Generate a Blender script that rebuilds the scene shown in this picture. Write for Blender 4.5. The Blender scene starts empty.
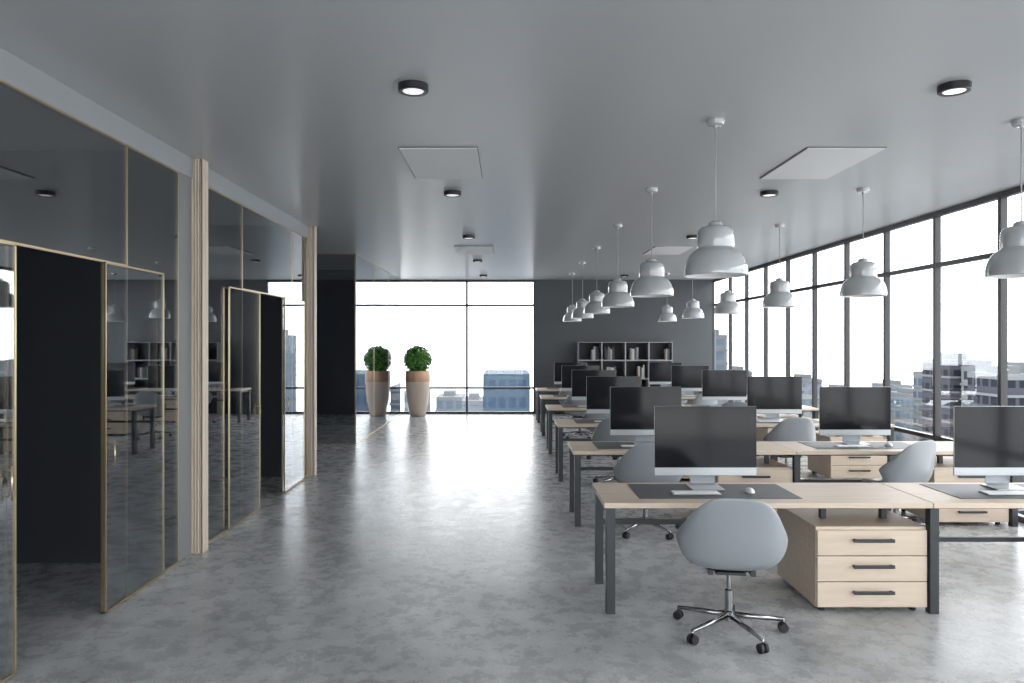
import bpy, bmesh, math, random
from mathutils import Vector, Matrix
random.seed(4)
scene = bpy.context.scene
COL = scene.collection
scene.view_settings.view_transform = 'Standard'
F = 728.0
CZ = 1.8      # eye height
HC = 3.36     # ceiling
XG = -2.69    # glass partition plane
XR = 5.1      # window wall
YF = 18.2     # far wall

# ------------------------------------------------------------ materials
def new_mat(name):
    m = bpy.data.materials.new(name); m.use_nodes = True
    nt = m.node_tree
    return m, nt, nt.nodes['Principled BSDF']
def pbr(name, col, rough=0.5, metal=0.0, coat=0.0, spec=0.5, bump=0.0, bscale=6):
    m, nt, b = new_mat(name)
    b.inputs['Base Color'].default_value = (*col, 1)
    b.inputs['Roughness'].default_value = rough
    b.inputs['Metallic'].default_value = metal
    b.inputs['Coat Weight'].default_value = coat
    b.inputs['Specular IOR Level'].default_value = spec
    tc = nt.nodes.new('ShaderNodeTexCoord')
    n = nt.nodes.new('ShaderNodeTexNoise'); n.inputs['Scale'].default_value = bscale
    nt.links.new(tc.outputs['Object'], n.inputs['Vector'])
    mr = nt.nodes.new('ShaderNodeMapRange')
    mr.inputs['To Min'].default_value = max(0.0, rough-0.02); mr.inputs['To Max'].default_value = rough+0.02
    nt.links.new(n.outputs['Fac'], mr.inputs['Value']); nt.links.new(mr.outputs['Result'], b.inputs['Roughness'])
    if bump:
        bp = nt.nodes.new('ShaderNodeBump'); bp.inputs['Strength'].default_value = bump
        nt.links.new(n.outputs['Fac'], bp.inputs['Height']); nt.links.new(bp.outputs['Normal'], b.inputs['Normal'])
    return m
def wood(name, c1, c2, rough=0.45, axis='X'):
    m, nt, b = new_mat(name)
    tc = nt.nodes.new('ShaderNodeTexCoord'); mp = nt.nodes.new('ShaderNodeMapping')
    s = {'X': (1.2, 14, 14), 'Z': (14, 14, 1.2)}[axis]
    mp.inputs['Scale'].default_value = s
    n = nt.nodes.new('ShaderNodeTexNoise'); n.inputs['Scale'].default_value = 2.2; n.inputs['Detail'].default_value = 6
    n.inputs['Distortion'].default_value = 0.6
    r = nt.nodes.new('ShaderNodeValToRGB')
    r.color_ramp.elements[0].position = 0.3; r.color_ramp.elements[0].color = (*c1, 1)
    r.color_ramp.elements[1].position = 0.7; r.color_ramp.elements[1].color = (*c2, 1)
    nt.links.new(tc.outputs['Object'], mp.inputs['Vector']); nt.links.new(mp.outputs['Vector'], n.inputs['Vector'])
    nt.links.new(n.outputs['Fac'], r.inputs['Fac']); nt.links.new(r.outputs['Color'], b.inputs['Base Color'])
    b.inputs['Roughness'].default_value = rough
    return m
def concrete():
    m, nt, b = new_mat('polished_concrete')
    L = nt.links.new
    tc = nt.nodes.new('ShaderNodeTexCoord')
    def noise(s, d, dist=0):
        n = nt.nodes.new('ShaderNodeTexNoise'); n.inputs['Scale'].default_value = s
        n.inputs['Detail'].default_value = d; n.inputs['Distortion'].default_value = dist
        n.inputs['Roughness'].default_value = 0.7
        L(tc.outputs['Object'], n.inputs['Vector']); return n
    n1 = noise(1.3, 14, 0.15); n2 = noise(7, 10, 0.1); n3 = noise(24, 5); n4 = noise(70, 3)
    def mix(t, f, a, bb):
        x = nt.nodes.new('ShaderNodeMix'); x.data_type = 'RGBA'; x.blend_type = t
        if isinstance(f, float): x.inputs[0].default_value = f
        else: L(f, x.inputs[0])
        for i, v in ((6, a), (7, bb)):
            if isinstance(v, tuple): x.inputs[i].default_value = (*v, 1)
            else: L(v, x.inputs[i])
        return x.outputs[2]
    def ramp(src, p0, p1, c0, c1):
        r = nt.nodes.new('ShaderNodeValToRGB')
        r.color_ramp.elements[0].position = p0; r.color_ramp.elements[1].position = p1
        r.color_ramp.elements[0].color = (*c0, 1); r.color_ramp.elements[1].color = (*c1, 1)
        L(src, r.inputs['Fac']); return r.outputs['Color']
    a = ramp(n1.outputs['Fac'], 0.36, 0.64, (0.30, 0.31, 0.315), (0.50, 0.51, 0.515))
    c = ramp(n2.outputs['Fac'], 0.36, 0.64, (0.74, 0.74, 0.74), (1.18, 1.18, 1.18))
    x = mix('MULTIPLY', 0.8, a, c)
    f = ramp(n4.outputs['Fac'], 0.38, 0.62, (0.84, 0.84, 0.84), (1.12, 1.12, 1.12))
    x = mix('MULTIPLY', 0.9, x, f)
    sp = ramp(n3.outputs['Fac'], 0.6, 0.68, (0, 0, 0), (0.5, 0.5, 0.5))
    x = mix('MIX', sp, x, (0.62, 0.62, 0.62))
    sd = ramp(n3.outputs['Fac'], 0.32, 0.38, (0.4, 0.4, 0.4), (0, 0, 0))
    x = mix('MIX', sd, x, (0.24, 0.24, 0.245))
    L(x, b.inputs['Base Color'])
    mr = nt.nodes.new('ShaderNodeMapRange'); mr.inputs['From Min'].default_value = .3; mr.inputs['From Max'].default_value = .7
    mr.inputs['To Min'].default_value = 0.22; mr.inputs['To Max'].default_value = 0.34
    L(n2.outputs['Fac'], mr.inputs['Value']); L(mr.outputs['Result'], b.inputs['Roughness'])
    b.inputs['Specular IOR Level'].default_value = 0.34
    return m
def glass(name, tint, f0):
    m = bpy.data.materials.new(name); m.use_nodes = True
    nt = m.node_tree; nt.nodes.clear(); L = nt.links.new
    o = nt.nodes.new('ShaderNodeOutputMaterial'); mx = nt.nodes.new('ShaderNodeMixShader')
    t = nt.nodes.new('ShaderNodeBsdfTransparent'); t.inputs['Color'].default_value = (*tint, 1)
    g = nt.nodes.new('ShaderNodeBsdfGlossy'); g.inputs['Roughness'].default_value = 0.0
    g.inputs['Color'].default_value = (0.94, 0.965, 0.99, 1)
    lw = nt.nodes.new('ShaderNodeLayerWeight'); lw.inputs['Blend'].default_value = 0.5
    p = nt.nodes.new('ShaderNodeMath'); p.operation = 'POWER'; p.inputs[1].default_value = 4.0
    ma = nt.nodes.new('ShaderNodeMath'); ma.operation = 'MULTIPLY_ADD'
    ma.inputs[1].default_value = 1-f0; ma.inputs[2].default_value = f0
    L(lw.outputs['Facing'], p.inputs[0]); L(p.outputs[0], ma.inputs[0]); L(ma.outputs[0], mx.inputs[0])
    L(t.outputs[0], mx.inputs[1]); L(g.outputs[0], mx.inputs[2]); L(mx.outputs[0], o.inputs['Surface'])
    return m
def emis(name, col, s):
    m, nt, b = new_mat(name)
    b.inputs['Base Color'].default_value = (*col, 1)
    b.inputs['Emission Color'].default_value = (*col, 1); b.inputs['Emission Strength'].default_value = s
    return m
def facade(name, wall, win, fh=3.3, fw=2.6):
    m, nt, b = new_mat(name); L = nt.links.new
    tc = nt.nodes.new('ShaderNodeTexCoord'); sx = nt.nodes.new('ShaderNodeSeparateXYZ'); L(tc.outputs['Object'], sx.inputs[0])
    def mth(op, a, bb):
        n = nt.nodes.new('ShaderNodeMath'); n.operation = op
        for i, v in enumerate((a, bb)):
            if v is None: continue
            if isinstance(v, (int, float)): n.inputs[i].default_value = v
            else: L(v, n.inputs[i])
        return n.outputs[0]
    h = mth('ADD', sx.outputs[0], sx.outputs[1])
    hv = mth('LESS_THAN', mth('FRACT', mth('DIVIDE', mth('ADD', h, 500), fw), None), 0.72)
    vv = mth('LESS_THAN', mth('FRACT', mth('DIVIDE', mth('ADD', sx.outputs[2], 500), fh), None), 0.6)
    k = mth('MULTIPLY', hv, vv)
    mx = nt.nodes.new('ShaderNodeMix'); mx.data_type = 'RGBA'; L(k, mx.inputs[0])
    mx.inputs[6].default_value = (*wall, 1); mx.inputs[7].default_value = (*win, 1)
    L(mx.outputs[2], b.inputs['Base Color']); b.inputs['Roughness'].default_value = 0.7
    b.inputs['Specular IOR Level'].default_value = 0.1
    return m

M_floor = concrete()
M_ceil = pbr('satin_grey_ceiling', (0.39, 0.405, 0.42), 0.3, spec=0.55, bscale=3)
M_beam = pbr('pale_grey_paint', (0.28, 0.295, 0.31), 0.45, bscale=8)
M_cap = pbr('mid_grey_paint', (0.19, 0.20, 0.21), 0.45, bscale=8)
M_dark = pbr('charcoal_paint', (0.062, 0.069, 0.078), 0.5, bscale=5)
M_dark2 = pbr('charcoal_panel', (0.06, 0.066, 0.074), 0.45, bscale=5)
M_black = pbr('black_frame_metal', (0.012, 0.013, 0.015), 0.35, bscale=30)
M_glass = glass('tinted_partition_glass', (0.82, 0.84, 0.86), 0.19)
M_wglass = glass('window_glass', (0.99, 0.99, 0.99), 0.02)
M_gold = pbr('brushed_brass', (0.58, 0.46, 0.29), 0.3, 0.9)
M_wood = wood('birch_veneer', (0.53, 0.43, 0.335), (0.62, 0.515, 0.415))
M_woodz = wood('oak_slats', (0.60, 0.49, 0.40), (0.70, 0.59, 0.49), axis='Z')
M_wooddark = pbr('slat_recess', (0.12, 0.09, 0.07), 0.6)
M_steel = pbr('dark_grey_steel', (0.032, 0.037, 0.042), 0.4, 0.2)
M_mat = pbr('dark_leather', (0.07, 0.073, 0.078), 0.5, bump=0.05, bscale=300)
M_screen = pbr('black_screen_glass', (0.008, 0.009, 0.011), 0.1, spec=0.28)
M_alu = pbr('silver_aluminium', (0.42, 0.44, 0.46), 0.35, 0.7)
M_white = pbr('white_plastic', (0.78, 0.79, 0.8), 0.4)
M_key = pbr('white_key_plastic', (0.88, 0.88, 0.88), 0.5)
M_shell = pbr('grey_shell_plastic', (0.25, 0.27, 0.29), 0.3, spec=0.6, bscale=2)
M_chrome = pbr('dark_chrome', (0.32, 0.33, 0.34), 0.2, 1.0)
M_rubber = pbr('black_rubber', (0.015, 0.015, 0.017), 0.5)
M_lamp = pbr('glossy_light_grey_enamel', (0.38, 0.395, 0.41), 0.1, 0.0, coat=1.0)
M_lampin = pbr('white_enamel_inside', (0.7, 0.7, 0.7), 0.4)
M_cord = pbr('grey_cord', (0.35, 0.36, 0.37), 0.5)
M_em = emis('frosted_diffuser', (1, 1, 1), 0.6)
M_panel = pbr('white_ceiling_panel', (0.62, 0.63, 0.64), 0.5)
M_slot_shade = pbr('panel_gap_shade', (0.15, 0.16, 0.17), 0.7)  # shadow line around the ceiling panels, put in as a grey border
M_copper = pbr('copper_band', (0.34, 0.21, 0.14), 0.35, 0.7)
M_beige = wood('beige_planter', (0.50, 0.40, 0.34), (0.56, 0.46, 0.39), axis='Z')
M_soil = pbr('dark_soil', (0.03, 0.02, 0.015), 0.9)
M_leaf, nt_, b_ = new_mat('green_leaves')
n_ = nt_.nodes.new('ShaderNodeTexNoise'); n_.inputs['Scale'].default_value = 14
r_ = nt_.nodes.new('ShaderNodeValToRGB'); r_.color_ramp.elements[0].color = (0.012, 0.07, 0.008, 1); r_.color_ramp.elements[1].color = (0.12, 0.36, 0.04, 1)
r_.color_ramp.elements[0].position = .35; r_.color_ramp.elements[1].position = .65
t_ = nt_.nodes.new('ShaderNodeTexCoord'); nt_.links.new(t_.outputs['Object'], n_.inputs['Vector'])
nt_.links.new(n_.outputs['Fac'], r_.inputs['Fac']); nt_.links.new(r_.outputs['Color'], b_.inputs['Base Color'])
M_shelf = pbr('light_grey_laminate', (0.34, 0.35, 0.36), 0.5)
M_shelfin = pbr('dark_grey_back', (0.03, 0.033, 0.037), 0.6)

# ------------------------------------------------------------ helpers
def link(o): COL.objects.link(o); return o
def mesh_obj(name, bm, mats, loc=(0, 0, 0), parent=None, smooth=False):
    me = bpy.data.meshes.new(name); bm.normal_update(); bm.to_mesh(me); bm.free()
    if not isinstance(mats, (list, tuple)): mats = [mats]
    for m in mats: me.materials.append(m)
    if smooth:
        for p in me.polygons: p.use_smooth = True
    o = bpy.data.objects.new(name, me); o.location = loc
    if parent: o.parent = parent
    return link(o)
def add_box(bm, x0, x1, y0, y1, z0, z1, mi=0, bev=0.0):
    vs = [bm.verts.new((x, y, z)) for x in (x0, x1) for y in (y0, y1) for z in (z0, z1)]
    fs = []
    for q in ((0, 1, 3, 2), (4, 6, 7, 5), (0, 4, 5, 1), (2, 3, 7, 6), (0, 2, 6, 4), (1, 5, 7, 3)):
        f = bm.faces.new([vs[i] for i in q]); f.material_index = mi; fs.append(f)
    if bev:
        es = list({e for f in fs for e in f.edges})
        bmesh.ops.bevel(bm, geom=es, offset=bev, segments=2, affect='EDGES', profile=0.5)
def box(name, x0, x1, y0, y1, z0, z1, mat, parent=None, bev=0.0):
    cx, cy, cz = (x0+x1)/2, (y0+y1)/2, (z0+z1)/2
    bm = bmesh.new(); add_box(bm, x0-cx, x1-cx, y0-cy, y1-cy, z0-cz, z1-cz, 0, bev)
    return mesh_obj(name, bm, mat, (cx, cy, cz), parent)
def add_lathe(bm, prof, segs=32, mi=0, c=(0, 0, 0)):
    rings = []
    for r, z in prof:
        if r < 1e-5: rings.append([bm.verts.new((c[0], c[1], c[2]+z))])
        else: rings.append([bm.verts.new((c[0]+r*math.cos(2*math.pi*i/segs), c[1]+r*math.sin(2*math.pi*i/segs), c[2]+z)) for i in range(segs)])
    for a, b in zip(rings[:-1], rings[1:]):
        for i in range(segs):
            j = (i+1) % segs
            if len(a) == 1 and len(b) == 1: continue
            if len(a) == 1: f = bm.faces.new((a[0], b[j], b[i]))
            elif len(b) == 1: f = bm.faces.new((a[i], a[j], b[0]))
            else: f = bm.faces.new((a[i], a[j], b[j], b[i]))
            f.material_index = mi; f.smooth = True
def lathe(name, prof, mat, loc=(0, 0, 0), parent=None, segs=32):
    bm = bmesh.new(); add_lathe(bm, prof, segs); bmesh.ops.recalc_face_normals(bm, faces=bm.faces[:])
    o = mesh_obj(name, bm, mat, loc, parent)
    return o
def edge_split(o, ang=35):
    o.data.set_sharp_from_angle(angle=math.radians(ang))
    return o
def add_tube(bm, p0, p1, r0, r1=None, segs=12, mi=0):
    r1 = r0 if r1 is None else r1
    p0, p1 = Vector(p0), Vector(p1); d = (p1-p0); q = d.to_track_quat('Z', 'Y')
    a = [bm.verts.new(p0+q @ Vector((r0*math.cos(t), r0*math.sin(t), 0))) for t in [2*math.pi*i/segs for i in range(segs)]]
    b = [bm.verts.new(p1+q @ Vector((r1*math.cos(t), r1*math.sin(t), 0))) for t in [2*math.pi*i/segs for i in range(segs)]]
    for i in range(segs):
        j = (i+1) % segs
        f = bm.faces.new((a[i], a[j], b[j], b[i])); f.smooth = True; f.material_index = mi
    f = bm.faces.new(a[::-1]); f.material_index = mi
    f = bm.faces.new(b); f.material_index = mi
def empty(name, loc, label, cat, group=None):
    o = bpy.data.objects.new(name, None); o.empty_display_size = 0.2; o.location = loc
    o['label'] = label; o['category'] = cat
    if group: o['group'] = group
    return link(o)
def tag(o, label, cat, kind=None, group=None):
    o['label'] = label; o['category'] = cat
    if kind: o['kind'] = kind
    if group: o['group'] = group
    return o
def clone(o, parent=None, loc=None, rz=None, label=None):
    n = o.copy()
    if parent is not None:
        n.parent = parent
    if loc is not None: n.location = loc
    if rz is not None: n.rotation_euler = (0, 0, rz)
    if label: n['label'] = label
    COL.objects.link(n)
    for c in list(o.children): clone(c, parent=n)
    return n

# ------------------------------------------------------------ room shell
YB = -2.5; XL = -7.0
tag(box('floor', XL-.2, XR+.15, YB-.2, YF+.2, -0.2, 0, M_floor), 'polished light grey concrete floor with mottled stains', 'floor', 'structure')
tag(box('ceiling', XL-.2, XR+.15, YB-.2, YF+.2, HC, HC+.2, M_ceil), 'smooth satin grey ceiling', 'ceiling', 'structure')
tag(box('wall_left', XL-.15, XL, YB, YF, 0, HC, M_dark), 'dark charcoal wall behind the glass rooms', 'wall', 'structure')
tag(box('wall_far', 0.66, XR, YF, YF+.15, 0, HC, M_dark), 'plain charcoal end wall behind the shelves', 'wall', 'structure')
tag(box('wall_far_left', XL, -2.72, YF, YF+.15, 0, HC, M_dark), 'charcoal end wall inside the glass room', 'wall', 'structure')
tag(box('wall_partition_near', XL, XG-.03, 5.93, 6.2, 0, HC, M_dark2), 'dark charcoal dividing wall between glass rooms', 'wall', 'structure')
tag(box('wall_partition_far', XL, XG-.03, 9.72, 9.95, 0, HC, M_dark2), 'dark charcoal dividing wall closing the glass room', 'wall', 'structure')
tag(box('wall_corridor_near', XG-.12, XG, YB, 2.5, 0, HC, M_beam), 'pale grey painted corridor wall', 'wall', 'structure')
tn = [0]
def trim(o, label):
    tn[0] += 1; o.name = 'trim_%d' % tn[0]; return tag(o, label, 'trim', 'structure')
trim(box('t', XG-.06, XG+.005, 2.5, 9.75, 3.19, HC, M_beam), 'pale grey fascia beam above the glass partitions')
trim(box('t', XG-.03, XG-.005, 5.93, 6.2, 0, 3.19, M_cap), 'grey end cap of the dividing wall')
def slat(y0):
    bm = bmesh.new()
    x0, x1 = -2.70, -2.60
    add_box(bm, x0, x1-.012, y0+.012, y0+.12, 0, HC, 1)
    n = 4; w = (x1-x0)/n
    for i in range(n):
        add_box(bm, x0+i*w+.005, x0+(i+1)*w-.004, y0, y0+.016, 0, HC, 0)
    for i in range(4):
        yy = y0+.0+i*.031
        add_box(bm, x1-.013, x1, yy+.0, yy+.022, 0, HC, 0)
    o = mesh_obj('t', bm, [M_woodz, M_wooddark]); return o
trim(slat(6.2), 'pale oak slatted pillar between glass rooms')
trim(slat(9.78), 'pale oak slatted pillar at the end of the glass rooms')

wn = [0]
def pane_window(y0, y1, z0, z1, label, x=XG, fw=.014, fd=.014, gm=None, fm=None, axis='Y'):
    """glass partition pane lying in the plane x=const (axis Y) or y=const (axis X)"""
    wn[0] += 1
    cy, cz = (y0+y1)/2, (z0+z1)/2
    bm = bmesh.new(); h = fd/2; a, b = y0-cy, y1-cy; c, d = z0-cz, z1-cz
    def bx(u0, u1, w0, w1):
        if axis == 'Y': add_box(bm, -h, h, u0, u1, w0, w1)
        else: add_box(bm, u0, u1, -h, h, w0, w1)
    bx(a, a+fw/2, c, d); bx(b-fw/2, b, c, d); bx(a, b, c, c+fw); bx(a, b, d-fw, d)
    loc = (x, cy, cz) if axis == 'Y' else (cy, x, cz)
    o = mesh_obj('window_%d' % wn[0], bm, fm or M_gold, loc)
    tag(o, label, 'window', 'structure')
    e = fw/2
    if axis == 'Y': box('pane', -.005, .005, a+e, b-e, c+e, d-e, gm or M_glass, o)
    else: box('pane', a+e, b-e, -.005, .005, c+e, d-e, gm or M_glass, o)
    return o
LG = 'tinted glass partition pane in a thin brass frame'
DT = 2.33; GT = 3.19
for (a, b) in ((5.13, 5.93), (4.82, 5.13), (3.42, 3.91), (2.5, 3.42), (6.37, 7.36), (7.36, 7.8), (8.67, 9.07), (9.07, 9.75)):
    if (a, b) in ((4.82, 5.13), (3.42, 3.91), (7.36, 7.8), (8.67, 9.07)):
        pane_window(a, b, 0, DT, LG)
    else:
        pane_window(a, b, 0, GT, LG)
pane_window(3.42, 5.13, DT, GT, 'tinted glass transom above the sliding doors')
pane_window(7.36, 9.07, DT, GT, 'tinted glass transom above the sliding doors')
dn = [0]
def door(y0, y1, hy):
    dn[0] += 1
    x = XG+.03; cy = (y0+y1)/2; bm = bmesh.new(); a, b = y0-cy, y1-cy; w = .012
    add_box(bm, -.007, .007, a, a+w, 0.01, DT); add_box(bm, -.007, .007, b-w, b, 0.01, DT)
    add_box(bm, -.007, .007, a, b, 0.01, .01+w); add_box(bm, -.007, .007, a, b, DT-w, DT)
    o = mesh_obj('door_%d' % dn[0], bm, M_gold, (x, cy, 0))
    tag(o, 'sliding tinted glass door with thin brass frame, slid open', 'door', 'structure')
    box('pane', -.004, .004, a+w, b-w, .03, DT-w, M_glass, o)
    bm = bmesh.new(); add_tube(bm, (0, 0, -.09), (0, 0, .09), .005, segs=10)
    add_tube(bm, (0, 0, -.07), (-.024, 0, -.07), .004, segs=8); add_tube(bm, (0, 0, .07), (-.024, 0, .07), .004, segs=8)
    mesh_obj('handle', bm, M_gold, (.03, hy-cy, 1.05), o)
door(4.8, 5.62, 4.87); door(3.09, 3.93, 3.86); door(6.94, 7.8, 7.73); door(8.66, 9.5, 8.73)
# far glass room
for i, (a, b) in enumerate(((12.85, 14.6), (14.6, 16.4), (16.4, 18.2))):
    pane_window(a, b, 0, HC, 'full-height glass wall of the far meeting room')
for (a, b) in ((-7.0, -5.5), (-5.5, -4.1), (-4.1, -2.7)):
    pane_window(a, b, 0, HC, 'full-height tinted glass front of the far meeting room', x=12.85, axis='X')

# outside windows -------------------------------------------------
ZB = (0.0, 0.65, 2.72, HC)
def ext_window(u0, u1, pos, axis):
    wn[0] += 1
    c = (u0+u1)/2; a, b = u0-c, u1-c; bm = bmesh.new(); t = .026; h = .035
    def bx(p0, p1, z0, z1):
        if axis == 'Y': add_box(bm, -h, h, p0, p1, z0, z1)
        else: add_box(bm, p0, p1, -h, h, z0, z1)
    bx(a, a+t, 0, HC); bx(b-t, b, 0, HC)
    bx(a+t, b-t, 0, .06); bx(a+t, b-t, HC-.06, HC)
    bx(a+t, b-t, ZB[1]-.025, ZB[1]+.025); bx(a+t, b-t, ZB[2]-.025, ZB[2]+.025)
    loc = (pos, c, 0) if axis == 'Y' else (c, pos, 0)
    o = mesh_obj('window_%d' % wn[0], bm, M_black, loc)
    tag(o, 'floor-to-ceiling window with slim black metal frame', 'window', 'structure')
    if axis == 'Y': box('pane', -.004, .004, a+.02, b-.02, .03, HC-.03, M_wglass, o)
    else: box('pane', a+.02, b-.02, -.004, .004, .03, HC-.03, M_wglass, o)
ext_window(-2.72, -1.03, YF+.05, 'X'); ext_window(-1.03, 0.66, YF+.05, 'X')
ys = [7.58+1.16*k for k in range(-11, 9)] + [YF+.1]
ys = [y for y in ys if y > YB] ; ys = [YB] + ys
for a, b in zip(ys[:-1], ys[1:]):
    if b-a > .15: ext_window(a, b, XR+.05, 'Y')
xs = [XG + (XR-XG)*k/5 for k in range(6)]
for a, b in zip(xs[:-1], xs[1:]): ext_window(a, b, YB-.05, 'X')  # unseen glazed back wall, added close behind the camera for frontal light
tag(box('wall_back', XL, XG, YB-.15, YB, 0, HC, M_beam), 'pale grey wall behind the camera', 'wall', 'structure')

# ceiling panels + downlights
for (x0, x1) in ((-.88, -.24), (2.38, 3.04)):
    for y0 in (5.82, 11.8):
        bm = bmesh.new(); cx, cy = (x0+x1)/2, y0+.55
        add_box(bm, -.32, .32, -.55, .55, -.006, 0, 1); add_box(bm, -.312, .312, -.542, .542, -.014, -.005, 0, .002)
        o = mesh_obj('ceiling_panel', bm, [M_panel, M_slot_shade], (cx, cy, HC))
        tag(o, 'flat white rectangular ceiling access panel', 'ceiling panel', group='ceiling panels')
dl = None
for x in (-.575, 2.71):
    for k in range(5):
        y = 4.42+3.13*k
        if dl is None:
            dl = empty('ceiling_downlight', (x, y, HC), 'round black surface-mounted downlight with white diffuser', 'ceiling light', 'downlights on the ceiling')
            edge_split(lathe('housing', [(0, 0), (.092, 0), (.092, -.038), (.086, -.043), (.068, -.043), (.066, -.03), (0, -.03)], M_black, (0, 0, 0), dl, 40))
            edge_split(lathe('diffuser', [(0, -.031), (.065, -.031), (.063, -.038), (0, -.039)], M_em, (0, 0, 0), dl, 32))
        else: clone(dl, loc=(x, y, HC))

# ------------------------------------------------------------ pendant lamps
def pendant(loc):
    e = empty('pendant_lamp', loc, 'glossy light grey bell-shaped metal pendant lamp', 'pendant lamp', 'pendant lamps above the desks')
    z0 = 2.265-HC
    P = [(.212, 0), (.2165, .005), (.217, .035), (.213, .07), (.2, .115), (.178, .152), (.15, .178), (.128, .19), (.124, .197), (.126, .205),
         (.126, .285), (.122, .315), (.105, .338), (.07, .35), (.05, .353), (.048, .372), (.03, .384), (0, .388)]
    inn = [(.212, 0), (.208, .03), (.203, .07), (.19, .11), (.165, .148), (.13, .172), (.09, .18), (0, .182)]
    o = lathe('shade', [(r, z0+z) for r, z in P], M_lamp, (0, 0, 0), e, 48); edge_split(o, 40)
    o = lathe('shade_lining', [(r, z0+z) for r, z in inn], M_lampin, (0, 0, 0), e, 48)
    lathe('bulb', [(0, z0+.075), (.03, z0+.085), (.042, z0+.115), (.03, z0+.15), (.018, z0+.18), (0, z0+.185)], M_lampin, (0, 0, 0), e, 16)
    bm = bmesh.new(); add_tube(bm, (0, 0, z0+.38), (0, 0, -.02), .0045, segs=8)
    mesh_obj('cord', bm, M_cord, (0, 0, 0), e)
    edge_split(lathe('canopy', [(0, 0), (.062, 0), (.062, -.02), (.055, -.035), (.012, -.04), (.01, -.06), (0, -.06)], M_lamp, (0, 0, 0), e, 32))
    return e
pl = pendant((1.46, 5.12, HC))
for k in range(6):
    for x in (1.46, 3.61):
        if k == 0 and x == 1.46: continue
        clone(pl, loc=(x, 5.12+2.28*k, HC))

# ------------------------------------------------------------ desks
TT = .74; W = 2.17; DD = .70
def make_desk(loc, sides, cz=.44):
    e = empty('office_desk', loc, 'birch-topped office desk with dark grey steel legs', 'desk', 'office desks in rows')
    box('worktop', 0.003, W-.003, 0, DD, TT-.035, TT, M_wood, e, .003)
    def leg(x, y): box('leg', x-.03, x+.03, y-.03, y+.03, 0, TT-.036, M_steel, e, .003)
    if 'L' in sides:
        leg(.05, .05); leg(.05, DD-.05)
    if 'R' in sides:
        leg(W-sides['R'], .05); leg(W-sides['R'], DD-.05)
    x0 = .08 if 'L' in sides else .055
    x1 = W-.06
    box('crossbar', x0, 1.34, DD-.065, DD-.035, cz, cz+.035, M_steel, e, .002)
    box('side_rail', .035, .065, .08, DD-.08, TT-.075, TT-.036, M_steel, e, .002) if 'L' in sides else None
    box('frame_rail', x0, x1, .10, .13, TT-.06, TT-.036, M_steel, e, .002)
    box('frame_rail', x0, x1, DD-.13, DD-.10, TT-.06, TT-.036, M_steel, e, .002)
    for sx in (1.56, 1.98):
        box('spacer_post', sx-.02, sx+.02, .26, .30, .574, TT-.036, M_steel, e, .002)
    return e
def make_ped(loc):
    e = empty('drawer_pedestal', loc, 'birch three-drawer pedestal with dark bar handles', 'drawer unit', 'drawer pedestals under the desks')
    w, d, h = .735, .72, .57
    box('body', 0, w, .022, d, .035, h, M_wood, e, .003)
    for i in range(3):
        z0 = .04+i*.172; 
        dr = box('drawer', .004, w-.004, 0, .0215, z0, z0+.166, M_wood, e, .002)
        bm = bmesh.new(); add_box(bm, -.135, .135, -.034, -.024, -.011, .011, 0, .002)
        add_box(bm, -.13, -.115, -.026, 0, -.008, .008); add_box(bm, .115, .13, -.026, 0, -.008, .008)
        mesh_obj('handle', bm, M_steel, (0, -.0108, .02), dr)
    for x in (.06, w-.06):
        for y in (.08, d-.06):
            lathe('foot', [(0, 0), (.022, 0), (.022, .03), (.012, .036), (0, .036)], M_steel, (x, y, 0), e, 16)
    return e
def make_monitor(loc):
    e = empty('computer_monitor', loc, 'silver desktop monitor with dark screen, switched off', 'monitor', 'monitors on the desks')
    w = .74; z0, z1 = .088, .592
    bm = bmesh.new()
    add_box(bm, -w/2, w/2, 0, .014, z0, z1, 0, .004)
    # bulging back
    rings = [(1, .014), (.75, .03), (.4, .042)]
    prev = None; cz = (z0+z1)/2; hh = (z1-z0)/2
    for s, y in rings:
        r = [bm.verts.new((sx*w/2*s*.98, y, cz+sz*hh*s*.98)) for sx, sz in ((-1, -1), (1, -1), (1, 1), (-1, 1))]
        if prev:
            for i in range(4): bm.faces.new((prev[i], r[i], r[(i+1) % 4], prev[(i+1) % 4]))
        prev = r
    bm.faces.new(prev)
    bmesh.ops.recalc_face_normals(bm, faces=bm.faces[:])
    mesh_obj('housing', bm, M_alu, (0, 0, 0), e)
    box('screen', -w/2+.002, w/2-.002, -.004, .001, z0+.06, z1-.002, M_screen, e, .0015)
    bm = bmesh.new(); # stand : bent plate
    pts = [(.045, .006), (.085, .02), (.075, .10), (.035, .26)]
    t = .008
    for (ya, za), (yb, zb) in zip(pts[:-1], pts[1:]):
        wa = .09
        v = [bm.verts.new(p) for p in ((-wa, ya, za), (wa, ya, za), (wa, yb, zb), (-wa, yb, zb), (-wa, ya+t, za), (wa, ya+t, za), (wa, yb+t, zb), (-wa, yb+t, zb))]
        for q in ((0, 1, 2, 3), (7, 6, 5, 4), (0, 4, 5, 1), (2, 6, 7, 3), (1, 5, 6, 2), (0, 3, 7, 4)): bm.faces.new([v[i] for i in q])
    mesh_obj('stand', bm, M_alu, (0, 0, 0), e)
    box('base', -.115, .115, -.09, .10, 0, .009, M_alu, e, .003)
    return e
def make_kb(loc):
    e = empty('keyboard', loc, 'slim white computer keyboard on the desk mat', 'keyboard', 'keyboards on the desks')
    box('body', -.165, .165, -.057, .057, 0, .008, M_alu, e, .003)
    bm = bmesh.new()
    for r in range(5):
        for c in range(14):
            x = -.158+c*.0227; y = -.05+r*.0205
            add_box(bm, x, x+.019, y, y+.017, .0078, .0105)
    k = mesh_obj('keys', bm, M_key, (0, 0, 0), e)
    return e
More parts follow.
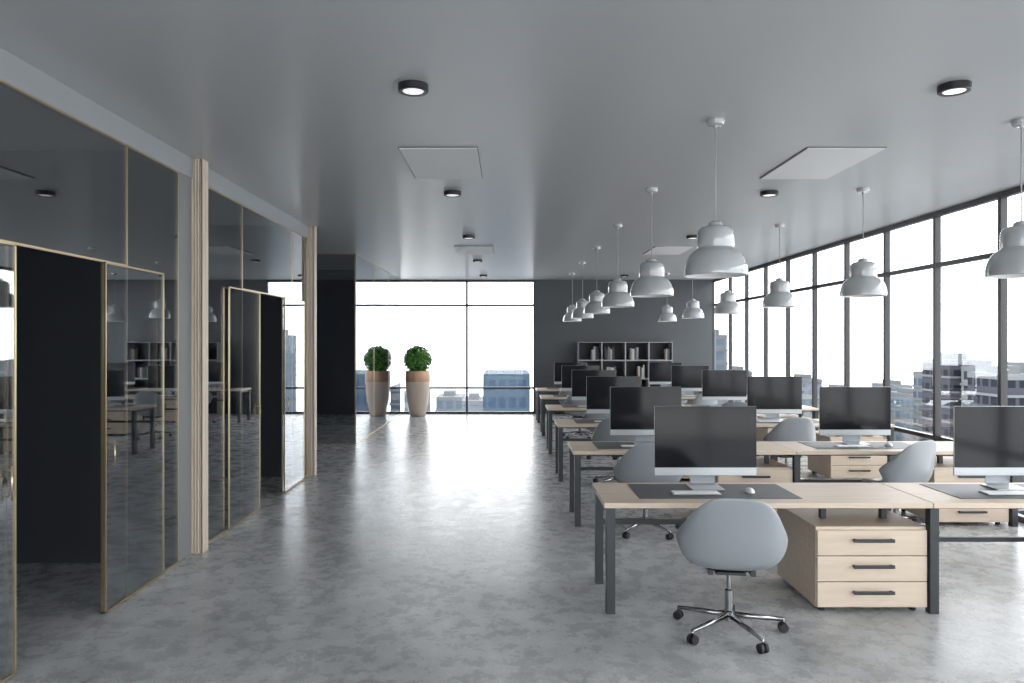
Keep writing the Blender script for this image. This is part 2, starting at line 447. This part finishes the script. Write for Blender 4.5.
def make_mouse(loc):
    bm = bmesh.new(); bmesh.ops.create_uvsphere(bm, u_segments=20, v_segments=12, radius=1)
    for v in bm.verts:
        v.co.x *= .031; v.co.y *= .056; v.co.z = max(v.co.z, -.15)*.028+.0042
    o = mesh_obj('computer_mouse', bm, M_white, loc, None, True)
    return tag(o, 'white wireless computer mouse on the desk mat', 'mouse', group='mice on the desks')
def make_mat(loc):
    o = box('desk_mat', 0, 1.1, 0, .5, 0, .003, M_mat)
    o.location = (loc[0]+.55, loc[1]+.25, loc[2]+.0015)
    return tag(o, 'dark grey leather desk mat under keyboard', 'desk mat', group='desk mats')

def make_chair(loc, rz):
    e = empty('office_chair', loc, 'grey moulded shell office chair on chrome five-star base', 'office chair', 'office chairs at the desks')
    e.rotation_euler = (0, 0, rz)
    rows = [(.245, .43, .17, 0, .012), (.225, .452, .20, 0, .02), (.14, .452, .235, 0, .035), (.02, .43, .26, 0, .06), (-.10, .415, .285, .03, .09),
            (-.185, .435, .31, .09, .115), (-.235, .53, .335, .17, .07), (-.26, .63, .328, .19, .0), (-.278, .73, .292, .14, -.04),
            (-.292, .82, .25, .085, -.05), (-.30, .87, .205, .045, -.045), (-.302, .892, .14, .015, -.02)]
    bm = bmesh.new(); g = []
    nv = 12
    for (y, z, hw, fw, up) in rows:
        r = []
        for j in range(nv+1):
            v = -1+2*j/nv; a = abs(v)
            r.append(bm.verts.new((hw*math.sin(v*math.pi/2*.96)/math.sin(math.pi/2*.96), y+fw*a**2.4, z+up*a**2.6)))
        g.append(r)
    for i in range(len(g)-1):
        for j in range(nv): bm.faces.new((g[i][j], g[i+1][j], g[i+1][j+1], g[i][j+1]))
    o = mesh_obj('seat_shell', bm, M_shell, (0, 0, 0), e, True)
    m = o.modifiers.new('sol', 'SOLIDIFY'); m.thickness = .012; m.offset = 0
    m = o.modifiers.new('sub', 'SUBSURF'); m.levels = 2; m.render_levels = 2
    bm = bmesh.new()
    add_box(bm, -.09, .09, -.09, .09, .375, .392, 0, .004)
    add_box(bm, -.14, -.11, -.12, .12, .382, .415, 0, .003); add_box(bm, .11, .14, -.12, .12, .382, .415, 0, .003)
    add_box(bm, -.14, .14, -.015, .015, .375, .4, 0, .003)
    mesh_obj('seat_bracket', bm, M_steel, (0, 0, 0), e)
    edge_split(lathe('gas_column', [(0, .07), (.032, .07), (.032, .13), (.026, .135), (.026, .26), (.015, .265), (.015, .38), (0, .38)], M_chrome, (0, 0, 0), e, 20))
    for k in range(5):
        a = math.radians(72*k-65); c, s = math.cos(a), math.sin(a)
        R = .335
        bm = bmesh.new(); add_tube(bm, (0.02*c, .02*s, .105), (R*c, R*s, .078), .02, .012, 10)
        add_tube(bm, (R*c, R*s, .085), (R*c, R*s, .05), .008, .008, 8)
        mesh_obj('base_arm', bm, M_chrome, (0, 0, 0), e)
        bm = bmesh.new(); tx, ty = -s, c
        for sd in (-1, 1):
            add_tube(bm, (sd*.008*tx, sd*.008*ty, .029), (sd*.026*tx, sd*.026*ty, .029), .029, .027, 16)
        add_tube(bm, (-.008*tx, -.008*ty, .032), (.008*tx, .008*ty, .032), .02, .02, 12)
        mesh_obj('caster', bm, M_rubber, (R*c, R*s, 0), e)
    return e

X0 = .63
desk1 = make_desk((X0, 4.79, 0), {'L': 1, 'R': -.02})
desk2 = make_desk((X0+W, 4.79, 0), {'R': .03}, .31)
PX = 1.42
ped = make_ped((X0+PX, 4.83, 0)); mon = make_monitor((1.43, 5.27, TT+.0035)); kb = make_kb((1.31, 5.08, TT+.0035))
mou = make_mouse((1.70, 5.12, TT+.0035)); mat = make_mat((.89, 4.92, TT+.0005))
for k in range(6):
    dy = 2.28*k
    for c in range(2):
        dx = W*c
        if k or c:
            if k: clone(desk2 if c else desk1, loc=(X0+dx, 4.79+dy, 0))
            clone(ped, loc=(X0+PX+dx-.06*c, 4.83+dy, 0))
            clone(mon, loc=(1.43+dx, 5.27+dy, TT+.0035)); clone(kb, loc=(1.31+dx, 5.08+dy, TT+.0035))
            clone(mou, loc=(1.70+dx, 5.12+dy, TT+.0035)); clone(mat, loc=(1.44+dx, 5.17+dy, TT+.002))
ch = make_chair((1.375, 4.53, 0), math.radians(-8))
CH = {(1, 0): (1.31, 6.92, 4), (1, 1): (3.72, 6.98, 25), (2, 0): (1.38, 9.1, -10), (2, 1): (3.46, 9.05, 5), (3, 0): (1.45, 11.4, 8), (3, 1): (3.55, 11.38, -15),
      (4, 0): (1.35, 13.7, 0), (4, 1): (3.6, 13.66, 20), (5, 0): (1.42, 15.96, -6), (5, 1): (3.6, 15.95, 0)}
for key, (x, y, r) in CH.items(): clone(ch, loc=(x, y, 0), rz=math.radians(r))

# ------------------------------------------------------------ shelf + books
sx0, sx1, sy0, sy1 = 1.72, 4.02, YF-.42, YF-.02
sh = empty('open_bookshelf', ((sx0+sx1)/2, (sy0+sy1)/2, 0), 'grey open cube bookshelf against the charcoal wall', 'bookshelf')
w2 = (sx1-sx0)/2; d2 = .2; HS = 1.80; cw = 2*w2/4; chh = HS/4
bm = bmesh.new()
for i in range(5):
    x = -w2+i*cw; add_box(bm, max(-w2, x-.014), min(w2, x+.014), -d2, d2-.012, 0, HS)
for j in range(5):
    z = j*chh; 
    for i in range(4):
        add_box(bm, -w2+i*cw+.014, -w2+(i+1)*cw-.014, -d2, d2-.012, max(0, z-.014), min(HS, z+.014))
mesh_obj('frame', bm, M_shelf, (0, 0, 0), sh)
box('back_panel', -w2, w2, d2-.012, d2, 0, HS, M_shelfin, sh)
bcols = [(.5, .5, .5), (.28, .29, .31), (.55, .55, .53), (.04, .045, .05), (.15, .16, .18), (.45, .41, .36)]
BM = [pbr('book_cover_%s' % n, c, .6) for n, c in zip(('white', 'grey', 'ivory', 'black', 'slate', 'cream'), bcols)]
blab = ['white', 'grey', 'ivory', 'black', 'slate grey', 'cream']
M_page = pbr('book_pages', (.8, .78, .72), .8)
def book(x, y, z, t, h, ci):
    e_d = .2
    bm = bmesh.new()
    add_box(bm, -t/2, -t/2+.003, 0, e_d, 0, h, 0); add_box(bm, t/2-.003, t/2, 0, e_d, 0, h, 0); add_box(bm, -t/2+.003, t/2-.003, 0, .003, 0, h, 0)
    add_box(bm, -t/2+.003, t/2-.003, .003, e_d-.005, .004, h-.004, 1)
    o = mesh_obj('book', bm, [BM[ci], M_page], (x, y, z))
    tag(o, '%s hardback book standing on the bookshelf' % blab[ci], 'book', group='books on the bookshelf')
for (row, col, n, off) in ((3, 0, 5, .30), (3, 1, 7, .06), (3, 2, 6, .1), (3, 3, 3, .40), (2, 0, 5, .06), (2, 1, 6, .12), (2, 2, 4, .30), (2, 3, 6, .05)):
    x = sx0+col*cw+.02+off
    for i in range(n):
        t = random.uniform(.028, .045); h = random.uniform(.24, .33)
        if x+t > sx0+(col+1)*cw-.02: break
        book(x+t/2, sy0+.08, row*chh+.0145, t, h, random.choice([0, 1, 2, 3, 3, 4, 4, 5])); x += t+.001

# ------------------------------------------------------------ planter
pt = empty('potted_topiary', (-2.2, 17.75, 0), 'round green topiary bush in tall beige and copper planter', 'potted plant')
prof = [(0, 0), (.17, 0), (.19, .02), (.235, .25), (.275, .5), (.298, .75), (.303, .84)]
edge_split(lathe('planter', prof+[(0, .84)], M_beige, (0, 0, 0), pt, 40))
edge_split(lathe('planter_rim', [(.304, .84), (.306, .9), (.304, 1.0), (.296, 1.1), (.28, 1.1), (.28, 1.03)], M_copper, (0, 0, 0), pt, 40))
lathe('soil', [(.281, 1.035), (.15, 1.05), (0, 1.055)], M_soil, (0, 0, 0), pt, 24)
bm = bmesh.new(); add_tube(bm, (0, 0, 1.0), (0, 0, 1.4), .025, .02); mesh_obj('trunk', bm, M_wooddark, (0, 0, 0), pt)
bm = bmesh.new(); bmesh.ops.create_icosphere(bm, subdivisions=3, radius=.27)
for v in bm.verts: v.co = v.co*random.uniform(.9, 1.04)
for i in range(2200):
    d = Vector((random.gauss(0, 1), random.gauss(0, 1), random.gauss(0, 1))).normalized()
    p = d*random.uniform(.25, .345)
    n = (d+Vector((random.gauss(0, .6), random.gauss(0, .6), random.gauss(0, .6)))).normalized()
    u = n.orthogonal().normalized(); u.rotate(Matrix.Rotation(random.uniform(0, 6.28), 3, n)); w = n.cross(u)
    a, b = random.uniform(.03, .05), random.uniform(.014, .022)
    bm.faces.new([bm.verts.new(q) for q in (p-u*a, p-w*b, p+u*a, p+w*b)])
mesh_obj('foliage', bm, M_leaf, (0, 0, 1.37), pt)

# ------------------------------------------------------------ city
def sc(c, k=.5): return tuple(v*k for v in c)
M_b = [facade('glass_tower_facade', sc((.055, .09, .13)), sc((.025, .055, .10)), 3.2, 1.8),
       facade('pale_tower_facade', sc((.31, .34, .37), .36), sc((.16, .21, .28), .3)),
       facade('white_slab_facade', sc((.30, .31, .33), .45), sc((.07, .09, .12), .35), 3.1, 3.4),
       facade('mauve_tower_facade', sc((.13, .13, .17), .32), sc((.035, .045, .065), .3), 3.1, 2.2),
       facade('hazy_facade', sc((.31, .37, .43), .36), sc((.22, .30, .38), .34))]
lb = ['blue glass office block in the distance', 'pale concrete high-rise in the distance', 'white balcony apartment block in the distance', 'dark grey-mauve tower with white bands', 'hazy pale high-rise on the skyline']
M_band = pbr('pale_concrete_band', (.12, .125, .135), .8, spec=.1)
def building(px0, px1, py, d, mi, depth=14, bands=True, crown=True):
    x0, x1 = (px0-508)*d/F, (px1-508)*d/F; zt = CZ-(py-342)*d/F; zb = -70
    cx = (x0+x1)/2; w = (x1-x0)/2; h = zt-zb
    bm = bmesh.new(); add_box(bm, -w, w, 0, depth, 0, h, 0)
    if crown:
        add_box(bm, -w*.5, w*.35, depth*.2, depth*.7, h, h+1.6, 1)
        add_box(bm, -w*1.01, w*1.01, -.1, depth+.1, h-.7, h+.3, 1)
    if bands:
        z = h-3.6
        while z > h-30:
            add_box(bm, -w-.2, w+.2, -.2, depth+.2, z, z+.45, 1); z -= 3.1
    o = mesh_obj('building', bm, [M_b[mi], M_band], (cx, d, zb))
    tag(o, lb[mi], 'building', group='buildings on the skyline')
building(483, 530, 374, 130, 0, 20, False, False)
building(436, 462, 398, 190, 4); building(404, 424, 392, 170, 1, bands=False); building(462, 486, 402, 160, 4)
building(538, 600, 388, 152, 1); building(622, 668, 374, 135, 0, 20, False, False); building(712, 727, 336, 170, 4, 12)
building(735, 752, 372, 230, 4, bands=False); building(765, 790, 384, 260, 4, bands=False); building(800, 822, 380, 240, 4); building(838, 862, 392, 200, 4)
building(893, 912, 386, 240, 4, 14); building(913, 930, 396, 190, 4, 14)
building(937, 950, 374, 170, 1, 10); building(950, 984, 361, 150, 3, 10); building(987, 1003, 369, 141, 2, 8); building(1006, 1040, 376, 120, 3, 10)
building(1060, 1120, 366, 120, 1); building(868, 886, 400, 176, 4)

# ------------------------------------------------------------ world
wd = bpy.data.worlds.new('overcast_sky'); scene.world = wd; wd.use_nodes = True
nt = wd.node_tree; bg = nt.nodes['Background']
tc = nt.nodes.new('ShaderNodeTexCoord'); sp = nt.nodes.new('ShaderNodeSeparateXYZ'); nt.links.new(tc.outputs['Generated'], sp.inputs[0])
mr = nt.nodes.new('ShaderNodeMapRange'); mr.inputs['From Min'].default_value = -.35; mr.inputs['From Max'].default_value = .25
mr.inputs['To Min'].default_value = 3.0; mr.inputs['To Max'].default_value = 5.8
nt.links.new(sp.outputs[2], mr.inputs['Value']); nt.links.new(mr.outputs['Result'], bg.inputs['Strength'])
bg.inputs['Color'].default_value = (.95, .98, 1, 1)

# ------------------------------------------------------------ camera
cd = bpy.data.cameras.new('camera'); cam = bpy.data.objects.new('camera', cd); link(cam)
cd.sensor_width = 36; cd.lens = 36*F/1024; cd.shift_x = 4/1024; cd.shift_y = 0.0005
cam.location = (0, 0, CZ); cam.rotation_euler = (math.radians(90), 0, 0)
cd.clip_end = 1000; scene.camera = cam
